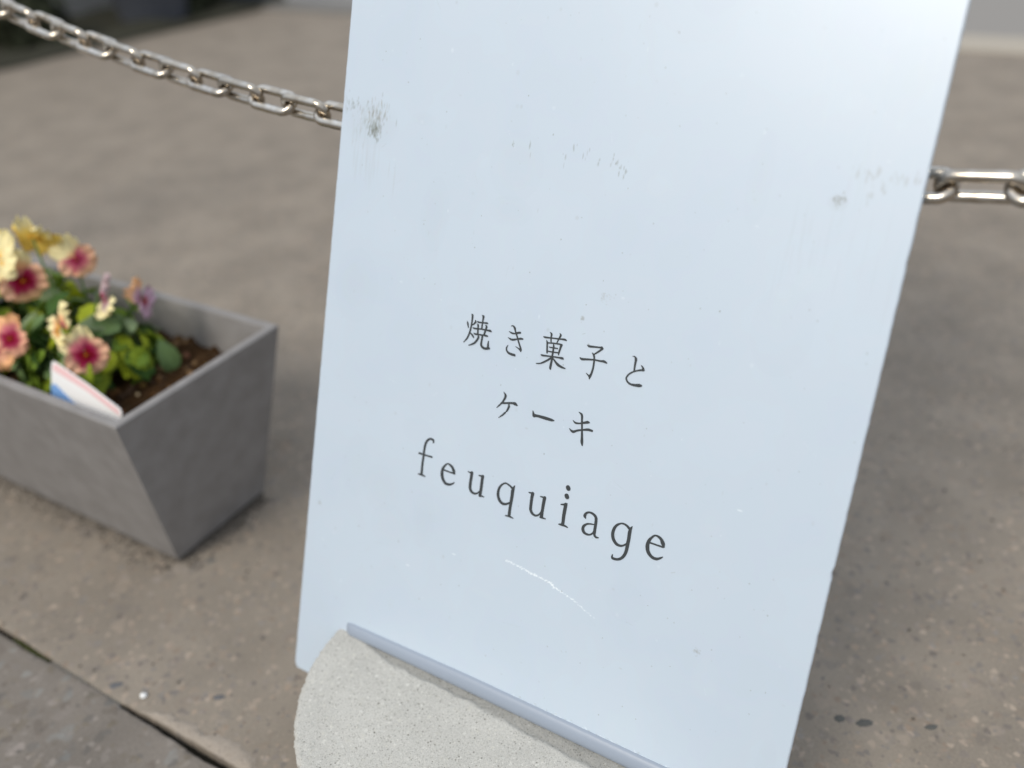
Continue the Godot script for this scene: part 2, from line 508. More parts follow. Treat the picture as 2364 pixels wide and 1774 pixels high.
	glyph("character", [
		[137.76,200.12,0.29,138.45,198.39,1.31,138.87,197.71,1.51],
		[138.69,197.89,1.6,140.82,198.18,1.3,145.15,198.21,1.58,148.23,198.2,1.38,149.91,198.23,0.57]])
	glyph("character", [
		[162.44,205.87,0.33,164.08,204.94,1.11,164.61,202.34,0.97,165.34,198.14,0.89,165.93,194.72,1.17,166.32,192.06,1.45,166.79,190.39,0.7],
		[159.99,201.09,0.22,161.48,200.25,0.9,163.51,200.53,0.78,165.72,201.41,1.06,167.64,202.2,1.38,168.51,202.25,0.69],
		[158.74,196.66,0.23,160.77,195.64,1.27,162.96,196.79,0.98,165.46,197.76,0.84,168.53,198.74,1.25,170.59,198.71,1.05]])
	glyph("letter", [
		[82.03,167.64,0.69,81.81,168.89,1.16,79.97,169.24,1.11,78.11,167.84,1.21,77.07,165.14,1.28,76.76,161.75,1.29,76.76,157.99,1.29,76.66,153.97,1.3,76.82,148.67,1.42],
		[73.83,159.46,1.06,76.94,159.48,0.94,80.03,159.56,0.89,82.07,159.65,0.98],
		[74.75,147.93,0.59,76.81,148.11,1.06,79.2,147.82,0.59]])
	glyph("letter", [
		[90.64,154.94,0.81,93.67,154.87,0.8,96.93,154.87,0.8],
		[97.31,154.87,1.14,96.66,156.42,1.71,95.21,158.17,1.37,92.57,159.02,0.73,90.81,157.29,1.04,89.74,155,1.5,89.81,152.16,1.81,90.73,149.79,1.67,92.63,148.06,1.57,94.9,148.1,1.27,96.78,149.01,0.92,97.99,150.15,0.46]])
	glyph("letter", [
		[105.6,158.57,0.56,106.8,158.39,0.79,107.86,158.71,1.35],
		[107.87,158.61,1.57,107.82,155.68,1.62,107.75,151.97,1.62,108.06,149.89,1.58,109.13,148.49,1.4,110.79,148.03,1.13,112.19,148.47,0.9,113.47,149.64,0.78,114.24,150.96,0.67],
		[114.54,158.59,1.67,114.52,155.57,1.6,114.54,150.62,1.57,114.45,147.99,1.57],
		[112.39,158.47,0.62,113.82,158.58,0.89,115,158.77,0.89],
		[114.08,147.99,1.01,115.16,148.11,0.85,116.75,147.97,0.49]])
	glyph("letter", [
		[132.42,157.82,1.19,131.15,158.48,0.91,129.18,159.14,0.83,127.81,158.93,0.83,126.15,157.46,0.98,124.99,155.08,1.32,124.87,152.05,1.54,125.81,149.77,1.58,127.33,148.33,1.49,129.04,148.02,1.36,130.81,148.7,1.09,132.48,149.99,0.87],
		[133.78,159.51,0.32,133.46,158.57,0.97,133,156.31,1.84,133.05,153.78,1.74,132.96,149.92,1.63,132.87,146.05,1.57,132.95,142.86,1.64],
		[130.92,142.3,0.61,132.71,142.57,0.88,133.65,142.56,0.87,135.38,142.27,0.48]])
	glyph("letter", [
		[144.37,158.52,1.81,144.26,155.66,1.6,144.37,151.48,1.6,144.63,149.88,1.6,145.66,148.42,1.39,147.12,147.85,1.11,148.44,148.07,0.96,149.83,149.27,0.85,150.49,150.74,0.74],
		[142.25,158.54,0.53,143.56,158.58,0.81,144.89,158.79,0.76],
		[151.26,158.41,1.79,151.17,156.19,1.69,151.09,152.61,1.58,151.13,148.22,1.7],
		[148.96,158.45,0.53,150.12,158.52,0.74,151.77,158.67,0.67],
		[150.5,147.97,0.96,151.85,147.94,0.8,153.47,147.95,0.42]])
	glyph("letter", [
		[163.14,158.69,1.9,163.11,156.31,1.82,163.04,152.78,1.76,163.19,149.3,1.66,163.04,148.21,1.87],
		[160.63,157.99,0.58,162.09,158.46,0.93,163.78,159.42,0.52],
		[161.15,147.68,0.63,163.2,147.95,1.25,164.53,147.88,0.93,166,147.58,0.52],
		[162.9,167.63,2.21,163.25,167.07,2.21],
		[162.89,163.27,2.22,163.24,162.73,2.22]])
	glyph("letter", [
		[174.64,155.32,0.61,174.08,156.36,1.59,174.59,157.87,1.17,175.96,158.81,0.92,178,158.75,1.16,179.7,157.72,1.4,180.22,156.19,1.5,180.35,153.3,1.5,180.43,149.9,1.51,180.68,148.51,1.21,181.58,147.71,1.02,182.81,147.89,0.61],
		[179.53,153.64,0.48,177.67,153.33,0.73,175.75,152.62,0.93,174.35,151.04,1.35,174.2,149.38,1.52,175.05,148.07,1.42,176.62,147.61,1.1,178.23,147.92,0.85,179.45,148.95,0.85,179.91,149.97,0.73]])
	glyph("letter", [
		[197.75,157.47,1.29,196.22,158.51,1.13,194.67,158.95,0.9,193,158.71,0.76,191.06,157.14,1.19,189.99,154.84,1.48,189.8,152.11,1.62,190.65,149.73,1.62,192.44,148.04,1.48,194.47,147.77,1.14,196.07,148.45,0.9,197.22,149.58,0.83],
		[198.79,159.14,0.35,198.33,157.9,1.17,198.04,155.89,1.76,198.15,152.56,1.7,198.07,149.63,1.77,197.96,146.2,1.61,197.21,143.5,1.47,195.83,141.55,1.31,194.03,140.53,1.2,192.07,140.32,1.32,191.43,140.83,0.96,191.46,142.07,0.48]])
	glyph("letter", [
		[208.7,154.28,0.81,211.91,154.26,0.8,215.21,154.29,0.87],
		[215.63,154.56,1.03,214.86,156.18,1.94,213.34,158.02,1.37,210.86,158.64,0.8,209.23,157.2,1.04,208.01,154.76,1.62,207.84,152.08,1.9,208.74,149.52,1.74,210.73,147.83,1.51,212.93,147.53,1.39,214.66,148.39,1.04,215.99,149.51,0.46]])

func build_sign() -> void:
	var uv := Vector3(-NH.x * sin(LEAN), cos(LEAN), -NH.z * sin(LEAN))
	var n := UX.cross(uv)
	var root := base("sign_board", Transform3D(Basis(UX, uv, n), SIGN_AT))
	M.sign = root
	tag(root, "tall white glossy shop sign with dark lettering leaning in its concrete foot", "sign")
	var no := noise(160.0, 2, 4)
	var front := []
	var fuv := []
	var loop := []
	var rows := 200
	for j in rows + 1:
		var v := SIGN_H * j / rows
		var el := 0.00016 * no.get_noise_1d(v * 2.3)
		var er := 0.00018 * no.get_noise_1d(v * 2.1 + 40.0)
		# small knocks on the right-hand edge
		for q in [[0.168, 0.0006], [0.139, 0.0005], [0.30, 0.0003]]:
			er += q[1] * exp(-pow((v - q[0]) / 0.0015, 2.0))
		var corner := 0.0
		if v < 0.0016: corner = 0.0016 - sqrt(maxf(0.0, 0.0016 * 0.0016 - pow(0.0016 - v, 2.0)))
		var a := el + corner
		var b := SIGN_W - er - corner
		var e := 0.0005
		front.append(PackedVector3Array([Vector3(a + e, v, 0), Vector3(lerpf(a, b, 0.5), v, 0), Vector3(b - e, v, 0)]))
		fuv.append([Vector2(a / SIGN_W, 1.0 - v / SIGN_H), Vector2(0.5, 1.0 - v / SIGN_H), Vector2(b / SIGN_W, 1.0 - v / SIGN_H)])
		loop.append(PackedVector3Array([Vector3(b - e, v, 0), Vector3(b, v, -e), Vector3(b, v, -0.0035 + e), Vector3(b - e, v, -0.0035), Vector3(a + e, v, -0.0035), Vector3(a, v, -0.0035 + e), Vector3(a, v, -e), Vector3(a + e, v, 0)]))
	var st := begin()
	sheet(st, front, fuv, 1)
	var luv := []
	for j in loop.size():
		var row := []
		for p in loop[j]: row.append(Vector2(p.x / SIGN_W, 1.0 - p.y / SIGN_H))
		luv.append(row)
	sheet(st, loop, luv, -1)
	var cap0: PackedVector3Array = loop[0]
	var cap1: PackedVector3Array = loop[rows]
	sheet(st, [PackedVector3Array([cap0[5], cap0[2]]), PackedVector3Array([cap0[6], cap0[1]])], [[Vector2.ZERO, Vector2.ZERO], [Vector2.ZERO, Vector2.ZERO]], -1)
	sheet(st, [PackedVector3Array([cap1[6], cap1[1]]), PackedVector3Array([cap1[5], cap1[2]])], [[Vector2.ZERO, Vector2.ZERO], [Vector2.ZERO, Vector2.ZERO]], -1)
	put("panel", done(st), M.face, root)
	# raised sealant strip along the slot, its colour darkened to add shade
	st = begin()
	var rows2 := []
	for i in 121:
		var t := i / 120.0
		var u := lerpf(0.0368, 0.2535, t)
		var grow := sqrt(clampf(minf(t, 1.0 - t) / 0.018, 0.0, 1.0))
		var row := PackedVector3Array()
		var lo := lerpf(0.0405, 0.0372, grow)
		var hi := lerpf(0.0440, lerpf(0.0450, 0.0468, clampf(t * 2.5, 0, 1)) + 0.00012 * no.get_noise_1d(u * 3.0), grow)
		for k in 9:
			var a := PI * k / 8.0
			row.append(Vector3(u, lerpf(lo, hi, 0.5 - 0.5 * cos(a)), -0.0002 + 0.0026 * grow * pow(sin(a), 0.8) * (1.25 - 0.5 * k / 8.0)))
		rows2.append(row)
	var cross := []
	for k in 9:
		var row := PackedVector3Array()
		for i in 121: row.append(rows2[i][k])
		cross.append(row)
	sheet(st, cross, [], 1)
	put("shaded_sealing_strip", done(st), M.strip, root)
	lettering()

func build_foot() -> void:
	var centre := SIGN_AT + UX * 0.145 + Vector3(0, FOOT_TOP - 0.03, 0) - NH * (FOOT_TOP - 0.03) * tan(LEAN)
	var root := base("sign_stand", Transform3D(Basis(UX, Vector3.UP, NH), Vector3(centre.x, 0, centre.z)))
	tag(root, "round pale grey concrete foot holding the white sign in its slot", "sign base")
	var nz := noise(60.0, 3, 15)
	var nf := noise(420.0, 3, 16)
	var nl := noise(18.0, 2, 17)
	var segs := 420
	var fr := [0.0, 0.03, 0.06, 0.09]
	for k in range(1, 64): fr.append(0.09 + 0.885 * k / 63.0)
	for k in range(1, 9): fr.append(0.975 + 0.025 * sin(PI * 0.5 * k / 8.0))
	var rows := []
	var cols := []
	for k in fr.size() + 26:
		var row := PackedVector3Array()
		var col := []
		for i in segs + 1:
			var th := TAU * (i % segs) / segs
			var f: float = fr[mini(k, fr.size() - 1)]
			var rad := 1.0 + 0.004 * nl.get_noise_2d(cos(th) * 3.0, sin(th) * 3.0)
			var x := 0.1136 * cos(th) * f * rad
			var z := 0.104 * sin(th) * f * rad
			var y := FOOT_TOP
			if f > 0.975: y -= 0.0022 * (1.0 - sqrt(maxf(0.0, 1.0 - pow((f - 0.975) / 0.025, 2.0))))
			if k >= fr.size(): y = (FOOT_TOP - 0.0022) * (1.0 - float(k - fr.size() + 1) / 26.0)
			var tone := 1.0
			if k < fr.size():
				y += 0.00022 * nz.get_noise_2d(x, z) + 0.00010 * nf.get_noise_2d(x, z)
				# the rough lip before the slot, its tone darkened for shade and dirt
				var u := x + 0.145
				var edge := lerpf(0.0, 0.0078, clampf((u - 0.044) / 0.03, 0, 1)) + lerpf(0, 0.004, clampf((u - 0.13) / 0.07, 0, 1)) + 0.0012 * nz.get_noise_2d(u * 0.8, 3.0)
				if z > -0.002 and z < edge and f < 0.98:
					var s := smoothstep(0.0, 0.0028, edge - z)
					y -= 0.0009 * s - 0.0006 * clampf((edge - z) / 0.008, 0, 1) + 0.0004 * nf.get_noise_2d(x * 0.6, z * 0.6)
					tone = lerpf(1.0, 0.66, s)
			var crumb := 0.0
			if f > 0.93:
				crumb = nf.get_noise_3d(cos(th) * 0.11, y, sin(th) * 0.11)
				var push := 0.0008 * crumb * clampf((f - 0.93) / 0.05, 0, 1)
				x += cos(th) * push
				z += sin(th) * push
				y += push * 0.6 if k < fr.size() else 0.0
			row.append(Vector3(x, maxf(y, 0.0), z))
			col.append(Color(tone, tone, tone * 0.985))
		rows.append(row)
		cols.append(col)
	var st := begin()
	var flip := []
	var fcol := []
	for k in rows.size():
		flip.append(rows[rows.size() - 1 - k])
		fcol.append(cols[rows.size() - 1 - k])
	for k in flip.size():
		var r: PackedVector3Array = flip[k]
		r.reverse()
		flip[k] = r
		fcol[k].reverse()
	sheet(st, flip, [], 1, fcol)
	put("body", done(st), M.concrete, root)
	# grains broken loose round the rim
	var grain := pebble_mesh(3, Color(0.62, 0.61, 0.58))
	var r := RandomNumberGenerator.new()
	r.seed = 8
	var mm := MultiMesh.new()
	mm.transform_format = MultiMesh.TRANSFORM_3D
	mm.mesh = grain
	mm.instance_count = 900
	for k in 900:
		var th := r.randf() * TAU
		var dn := r.randf() * r.randf() * 0.03
		var s := r.randf_range(0.0003, 0.0010)
		var p := Vector3(0.1136 * cos(th), 0, 0.104 * sin(th)) * r.randf_range(0.985, 1.0)
		p.y = FOOT_TOP - 0.0012 - dn
		mm.set_instance_transform(k, Transform3D(Basis.from_euler(Vector3(r.randf() * 6, r.randf() * 6, 0)).scaled(Vector3.ONE * s), p))
	var o := MultiMeshInstance3D.new()
	o.name = "grains"
	o.multimesh = mm
	o.material_override = M.pebble
	root.add_child(o, true)
	tag(o, "", "", "", "stuff")

# ---------------------------------------------------------------- the chain

func build_chain() -> void:
	var root := base("steel_chain", Transform3D(Basis.IDENTITY, Vector3(-0.0826, 0, -0.51006)))
	tag(root, "dull steel link chain hanging behind the white sign", "chain")
	var d := 0.0050
	var rc := 0.0055
	var half := 0.0247 / 2 + d / 2 - rc
	var pts := PackedVector3Array()
	var rad := PackedFloat32Array()
	for k in 13:
		var a := -PI / 2 + PI * k / 12.0
		pts.append(Vector3(half + rc * cos(a), rc * sin(a), 0))
	for k in 5: pts.append(Vector3(half - 2 * half * (k + 1) / 6.0, rc, 0))
	for k in 13:
		var a := PI / 2 + PI * k / 12.0
		pts.append(Vector3(-half + rc * cos(a), rc * sin(a), 0))
	for k in 5: pts.append(Vector3(-half + 2 * half * (k + 1) / 6.0, -rc, 0))
	for k in pts.size():
		rad.append(d / 2 * (1.07 if k == 33 else 1.0))      # the weld stands a little proud
	var r := RandomNumberGenerator.new()
	r.seed = 3
	var meshes := []
	for v in 6:
		var tones := []
		var dull := r.randf_range(0.78, 1.0)
		for k in pts.size():
			var worn := clampf((absf(pts[k].x) - half - rc * 0.35) / (rc * 0.6), 0.0, 1.0) * r.randf_range(0.6, 1.0)     # browned where the links bear on each other
			tones.append(Color(dull, dull, dull * 0.99).lerp(Color(0.36, 0.29, 0.23), worn * 0.45).lerp(Color(0.42, 0.37, 0.31), 0.4 if r.randf() < 0.08 else 0.0))
		var link := begin()
		tube(link, pts, rad, 12, true, tones)
		meshes.append(done(link))
	var st := begin()
	for way in [-1, 1]:
		var u := 0.2955 if way < 0 else 0.2955 + 0.0247
		var k := 0 if way < 0 else 1
		while u > -0.86 and u < 1.10:
			var y := 0.3252 + 0.28 * pow(u - 0.126, 2.0)
			var slope := 0.56 * (u - 0.126)
			var along := (UX + Vector3.UP * slope).normalized()
			var up := NH.cross(along)
			up = -up if up.y < 0 else up
			var turn := (0.95 if k % 2 == 0 else -0.38) + r.randf_range(-0.13, 0.13)
			var c := up * cos(turn) - NH * sin(turn)
			put("link", meshes[r.randi() % 6], M.link_steel, root, Transform3D(Basis(along, c, along.cross(c)), UX * u + Vector3.UP * y))
			u += way * 0.0247 / sqrt(1.0 + slope * slope)
			k += 1
	for e in [[-0.87, "grey steel post at the left end of the chain"], [1.11, "grey steel post at the right end of the chain"]]:
		var y: float = 0.3252 + 0.28 * pow(e[0] - 0.126, 2.0)
		var p := base("chain_post", Transform3D(Basis.IDENTITY, Vector3(-0.0826, 0, -0.51006) + UX * e[0]))
		tag(p, e[1], "post", "posts that carry the chain")
		st = begin()
		tube(st, PackedVector3Array([Vector3(0, 0.0, 0), Vector3(0, 0.008, 0), Vector3(0, 0.0081, 0), Vector3(0, y + 0.06, 0), Vector3(0, y + 0.068, 0), Vector3(0, y + 0.07, 0)]), PackedFloat32Array([0.06, 0.06, 0.0215, 0.0215, 0.016, 0.0]), 24)
		put("tube", done(st), M.steel, p)

# ---------------------------------------------------------------- the planter and its pansies

func ring(hx: float, hz: float, y: float) -> PackedVector3Array:
	return PackedVector3Array([Vector3(-hx, y, hz), Vector3(hx, y, hz), Vector3(hx, y, -hz), Vector3(-hx, y, -hz), Vector3(-hx, y, hz)])

func pebble_mesh(s: int, c: Color) -> ArrayMesh:
	var r := RandomNumberGenerator.new()
	r.seed = s
	var n := noise(0.8, 2, s)
	var rows := []
	var cols := []
	for j in 6:
		var la := -PI / 2 + PI * j / 5.0
		var row := PackedVector3Array()
		var col := []
		for i in 9:
			var lo := TAU * (i % 8) / 8.0
			var p := Vector3(cos(la) * cos(lo), sin(la), -cos(la) * sin(lo))
			p *= 1.0 + 0.28 * n.get_noise_3dv(p)
			row.append(Vector3(p.x, p.y * 0.72, p.z * 0.85))
			col.append(c)
		rows.append(row)
		cols.append(col)
	var st := begin()
	sheet(st, rows, [], 1, cols)
	return done(st)

func leaf_mesh(s: int, c: Color) -> ArrayMesh:
	var r := RandomNumberGenerator.new()
	r.seed = s
	var rows := []
	var cols := []
	var bend := r.randf_range(0.15, 0.4)
	var fold := r.randf_range(0.1, 0.3)
	for j in 9:
		var t := j / 8.0
		var w := 0.34 * pow(sin(PI * pow(t, 0.75)), 0.7) if j > 0 and j < 8 else 0.015
		if j > 0 and j < 8: w *= 1.0 + (0.07 if j % 2 else -0.05)
		var row := PackedVector3Array()
		var col := []
		for i in 7:
			var x := (i - 3) / 3.0
			row.append(Vector3(x * w, t, -bend * t * t + fold * absf(x) * w + 0.02 * sin(9.0 * t + 3.0 * x)))
			var k := 1.0 + (0.22 if i == 3 else 0.0)
			col.append(Color(c.r * k, c.g * k, c.b * k))
		rows.append(row)
		cols.append(col)
	var st := begin()
	sheet(st, rows, [], 1, cols)
	return done(st)

# one petal, from the throat at the origin outwards along y; tones from throat to rim
func petal_mesh(wide: float, long: float, tones: Array, s: int, curl: float) -> ArrayMesh:
	var r := RandomNumberGenerator.new()
	r.seed = s
	var ph := r.randf() * TAU
	var rows := []
	var cols := []
	for j in 9:
		var t := j / 8.0
		var row := PackedVector3Array()
		var col := []
		for i in 9:
			var x := (i - 4) / 4.0
			var w := wide * (0.18 + 0.82 * sin(PI * 0.5 * minf(1.0, t * 1.45)))
			var yy := long * t * (1.0 - 0.24 * x * x * t + 0.05 * sin(x * 9.0 + ph * 2.0) * t)
			row.append(Vector3(x * w * 0.5 * (1.0 - 0.18 * pow(t, 6.0)), yy, curl * t * t * long + 0.13 * long * sin(x * 7.5 + ph) * t * t + 0.12 * long * t * (1 - t)))
			var q := t + 0.09 * sin(x * 11.0 + ph) * (1.0 - t)
			q = q + 0.16 * x * x
			var cc: Color
			if q < 0.24: cc = tones[0]
			elif q < 0.46: cc = tones[0].lerp(tones[1], smoothstep(0.24, 0.34, q))
			else: cc = tones[1].lerp(tones[2], smoothstep(0.44, 0.74, q))
			col.append(cc)
		rows.append(row)
		cols.append(col)
	var st := begin()
	sheet(st, rows, [], 1, cols)
	return done(st)

func flower(parent: Node, at: Vector3, face: Vector3, roll: float, size: float, upper: Array, lower: Array, s: int) -> void:
	var z := face.normalized()
	var x := Vector3.UP.cross(z).normalized()
	var y := z.cross(x)
	var b := Basis(x, y, z) * Basis(Vector3(0, 0, 1), roll)
	var o := Node3D.new()
	o.name = "flower"
	parent.add_child(o, true)
	o.transform = Transform3D(b.scaled(Vector3.ONE * size), at)
	for q in [[66.0, 0.50, 0.68, 0.10, -0.10, true], [116.0, 0.50, 0.66, -0.18, -0.06, true], [190.0, 0.58, 0.52, 0.16, 0.0, false], [350.0, 0.58, 0.52, 0.20, 0.03, false], [270.0, 0.84, 0.54, -0.16, 0.06, false]]:
		var mesh := petal_mesh(q[1], q[2], upper if q[5] else lower, s * 10 + int(q[0]), q[3])
		put("petal", mesh, M.petal, o, Transform3D(Basis(Vector3(0, 0, 1), deg_to_rad(q[0] - 90.0)), Vector3(0, 0, q[4])))
	put("eye", pebble_mesh(s, Color(0.30, 0.10, 0.005)), M.pebble, o, Transform3D(Basis.IDENTITY.scaled(Vector3.ONE * 0.045), Vector3(0, -0.02, 0.08)))
	# flower stalk, down into the foliage
	var st := begin()
	var foot := Vector3(lerpf(at.x, 0.03, 0.5), SOIL, lerpf(at.z, 0.0, 0.5))
	var mid := (at + foot) * 0.5 + Vector3(0, 0.012, 0) - z * 0.008
	tube(st, PackedVector3Array([foot, mid, at - z * 0.004 + Vector3(0, 0.003, 0), at]), PackedFloat32Array([0.0011, 0.0010, 0.0009, 0.0008]), 6)
	put("flower_stalk", done(st), M.stem, parent)

func build_planter() -> void:
	var t := Transform3D(Basis(Vector3.UP, PYAW), PAT)
	var root := base("planter", t)
	tag(root, "dark grey tapered rectangular planter box of pansies standing on the pavement", "planter")
	var st := begin()
	var inn := func(y: float) -> float: return PIN * (PH - y) / PH
	var prof := []
	for y in [0.0035, PH - 0.0012]: prof.append(ring(PL - inn.call(y), PWD - inn.call(y), y))
	prof.append(ring(PL - 0.0010, PWD - 0.0010, PH))
	prof.append(ring(PL - 0.0062, PWD - 0.0062, PH))
	prof.append(ring(PL - 0.0070, PWD - 0.0070, PH - 0.0010))
	prof.append(ring(PL - 0.0072 - inn.call(0.09), PWD - 0.0072 - inn.call(0.09), 0.09))
	sheet(st, prof, [], -1)
	sheet(st, [PackedVector3Array([Vector3(-PL + PIN, 0.0036, -PWD + PIN), Vector3(PL - PIN, 0.0036, -PWD + PIN)]), PackedVector3Array([Vector3(-PL + PIN, 0.0036, PWD - PIN), Vector3(PL - PIN, 0.0036, PWD - PIN)])], [], -1)
	put("wall", done(st), M.pot, root)
	for q in [[1, 1], [1, -1], [-1, 1], [-1, -1]]:
		st = begin()
		box(st, Vector3(q[0] * (PL - PIN - 0.012), 0.0018, q[1] * (PWD - PIN - 0.012)), Vector3(0.008, 0.0018, 0.008))
		put("foot", done(st), M.pot, root)
	# potting soil
	var n := noise(55.0, 4, 6)
	var n2 := noise(300.0, 2, 7)
	var rows := []
	var cols := []
	var hx: float = PL - 0.0066 - inn.call(SOIL)
	var hz: float = PWD - 0.0066 - inn.call(SOIL)
	for j in 50:
		var row := PackedVector3Array()
		var col := []
		for i in 100:
			var x := lerpf(-hx, hx, i / 99.0)
			var z := lerpf(hz, -hz, j / 49.0)
			row.append(Vector3(x, SOIL + 0.005 * n.get_noise_2d(x, z) + 0.0022 * n2.get_noise_2d(x, z), z))
			var f := 0.65 + 0.9 * maxf(0.0, n2.get_noise_2d(x + 3.0, z))
			col.append(Color(0.062 * f, 0.036 * f, 0.018 * f))
		rows.append(row)
		cols.append(col)
	st = begin()
	sheet(st, rows, [], 1, cols)
	var soil := put("soil", done(st), M.soil, root)
	var tones := [Color(0.11, 0.055, 0.022), Color(0.20, 0.125, 0.06), Color(0.08, 0.045, 0.022), Color(0.40, 0.31, 0.19), Color(0.15, 0.10, 0.03), Color(0.17, 0.075, 0.045), Color(0.05, 0.03, 0.018)]
	var pm := []
	for k in 7: pm.append(pebble_mesh(60 + k, tones[k]))
	var r := RandomNumberGenerator.new()
	r.seed = 19
	for k in 170:
		var x := r.randf_range(0.02, hx - 0.003) if k < 120 else r.randf_range(-hx, hx)
		var z := r.randf_range(-hz + 0.002, hz - 0.002)
		var s := r.randf_range(0.0014, 0.0036)
		put("pebble", pm[[0, 1, 2, 3, 4, 5, 6, 0, 1, 2, 6, 6][r.randi() % 12]], M.pebble, soil, Transform3D(Basis.from_euler(Vector3(r.randf() * 6, r.randf() * 6, 0)).scaled(Vector3.ONE * s), Vector3(x, SOIL + 0.004 * n.get_noise_2d(x, z) + s * 0.5, z)))
	var pale := pebble_mesh(91, Color(0.55, 0.46, 0.34))
	for q in [[0.1245, 0.0505, 0.0062], [0.1305, 0.028, 0.0045], [0.1150, 0.040, 0.0038], [0.1200, -0.030, 0.0032]]:
		put("pebble", pale, M.pebble, soil, Transform3D(Basis.from_euler(Vector3(0.4, q[0] * 90.0, 0.2)).scaled(Vector3.ONE * q[2]), Vector3(q[0], SOIL + 0.003, q[1])))
	put("pebble", pebble_mesh(92, Color(0.50, 0.46, 0.55)), M.pebble, soil, Transform3D(Basis.IDENTITY.scaled(Vector3.ONE * 0.0035), Vector3(0.112, SOIL + 0.003, 0.0)))

	# the pansies: one plant at the right-hand end, one behind it to the left
	var cream := Color(0.95, 0.84, 0.46)
	var peach := Color(0.86, 0.48, 0.24)
	var pink := Color(0.80, 0.42, 0.28)
	var mag := Color(0.34, 0.015, 0.075)
	var red := Color(0.20, 0.0, 0.006)
	var yel := Color(0.86, 0.62, 0.13)
	var ora := Color(0.80, 0.42, 0.05)
	var mauve := Color(0.48, 0.36, 0.37)
	var lilac := Color(0.55, 0.36, 0.45)
	var rose := Color(0.60, 0.16, 0.20)
	var salmon := Color(0.86, 0.50, 0.32)
	var near := base("pansy_plant", t)
	tag(near, "pansy with peach and magenta flowers at the right end of the planter", "flower")
	var far := base("pansy_plant", t)
	tag(far, "cream and yellow pansy at the left edge of the photo, left in the planter", "flower")
	flower(near, Vector3(0.0731, 0.1640, 0.0332), Vector3(0.80, 0.14, 0.50), 0.35, 0.030, [mag, rose, cream], [red, mag, salmon], 1)
	flower(near, Vector3(0.0540, 0.1790, 0.0340), Vector3(-0.25, 0.25, 0.90), -0.1, 0.029, [rose, peach, cream], [ora, peach, cream], 2)
	flower(near, Vector3(0.0156, 0.2040, -0.0164), Vector3(0.72, 0.05, 0.45), 0.55, 0.028, [peach, cream, cream], [mag, rose, salmon], 3)
	flower(near, Vector3(0.0620, 0.1880, 0.0002), Vector3(0.30, -0.45, -0.65), 0.0, 0.027, [mag, mauve, mauve], [mag, mauve, cream], 4)
	flower(near, Vector3(0.0672, 0.1760, -0.0256), Vector3(0.75, 0.1, -0.45), 0.2, 0.026, [mag, lilac, peach], [mag, lilac, lilac], 5)
	flower(far, Vector3(-0.0039, 0.1981, 0.0169), Vector3(0.85, -0.05, 0.40), 0.25, 0.034, [rose, peach, cream], [red, mag, salmon], 6)
	flower(far, Vector3(0.0004, 0.2240, -0.0012), Vector3(-0.35, 0.35, -0.65), 0.4, 0.033, [ora, yel, cream], [ora, yel, yel], 7)
	flower(far, Vector3(-0.0085, 0.1576, 0.0487), Vector3(0.30, 0.25, 0.85), -0.2, 0.034, [ora, yel, yel], [mag, pink, peach], 8)
	flower(far, Vector3(-0.0150, 0.2140, 0.0220), Vector3(0.35, 0.45, 0.75), 0.1, 0.032, [yel, cream, cream], [ora, cream, cream], 9)
	flower(far, Vector3(-0.0600, 0.1950, 0.0150), Vector3(0.20, 0.45, 0.75), 0.1, 0.034, [mag, peach, cream], [mag, rose, peach], 10)
	flower(far, Vector3(-0.1000, 0.1850, -0.0150), Vector3(0.10, 0.55, 0.55), 0.5, 0.034, [mag, peach, yel], [red, mag, pink], 11)
	flower(far, Vector3(-0.0850, 0.1700, 0.0400), Vector3(0.15, 0.35, 0.85), 0.0, 0.033, [yel, cream, cream], [ora, peach, yel], 12)
	flower(near, Vector3(0.0130, 0.1700, 0.0480), Vector3(0.45, 0.30, 0.80), 0.2, 0.026, [mag, rose, peach], [red, mag, pink], 15)
	var greens := [Color(0.310, 0.365, 0.016), Color(0.235, 0.310, 0.020), Color(0.150, 0.235, 0.024), Color(0.190, 0.250, 0.125), Color(0.045, 0.100, 0.022), Color(0.120, 0.190, 0.070)]
	var lm := []
	for k in 12: lm.append(leaf_mesh(200 + k, greens[k % 6]))
	for k in 300:
		var plant: Node = near if k < 160 else far
		var c := Vector3(0.034, SOIL, 0.006) if k < 160 else Vector3(-0.048, SOIL, 0.004)
		var ex := Vector3(0.060, 0.066, 0.056) if k < 160 else Vector3(0.078, 0.074, 0.056)
		var th := r.randf() * TAU
		var el := asin(r.randf_range(0.03, 0.98))
		var dirv := Vector3(cos(el) * cos(th), sin(el), cos(el) * sin(th))
		var depth := r.randf_range(0.55, 1.0)
		var p := c + dirv * ex * depth
		var out := (dirv + Vector3(0, 0.25, 0) + Vector3(r.randfn(), r.randfn(), r.randfn()) * 0.25).normalized()
		var down := (Vector3(dirv.x, -0.15 + 0.8 * r.randf(), dirv.z) + Vector3(r.randfn(), r.randfn(), r.randfn()) * 0.4)
		down = (down - out * down.dot(out)).normalized()
		var s := r.randf_range(0.014, 0.029)
		put("leaf", lm[r.randi() % 12], M.leaf, plant, Transform3D(Basis(down.cross(out) * r.randf_range(0.7, 1.1), down, out).scaled(Vector3.ONE * s), p - down * s * 0.5))
	for k in 34:
		var plant: Node = near if k < 17 else far
		var c := Vector3(0.040, SOIL - 0.004, 0.002) if k < 17 else Vector3(-0.062, SOIL - 0.004, 0.0)
		var th := r.randf() * TAU
		var e := Vector3(cos(th) * 0.036, 0.03 + 0.03 * r.randf(), sin(th) * 0.036)
		st = begin()
		tube(st, PackedVector3Array([c + Vector3(cos(th), 0, sin(th)) * 0.006, c + e * Vector3(0.4, 0.6, 0.4), c + e]), PackedFloat32Array([0.0016, 0.0013, 0.0009]), 5)
		put("stem", done(st), M.stem, plant)

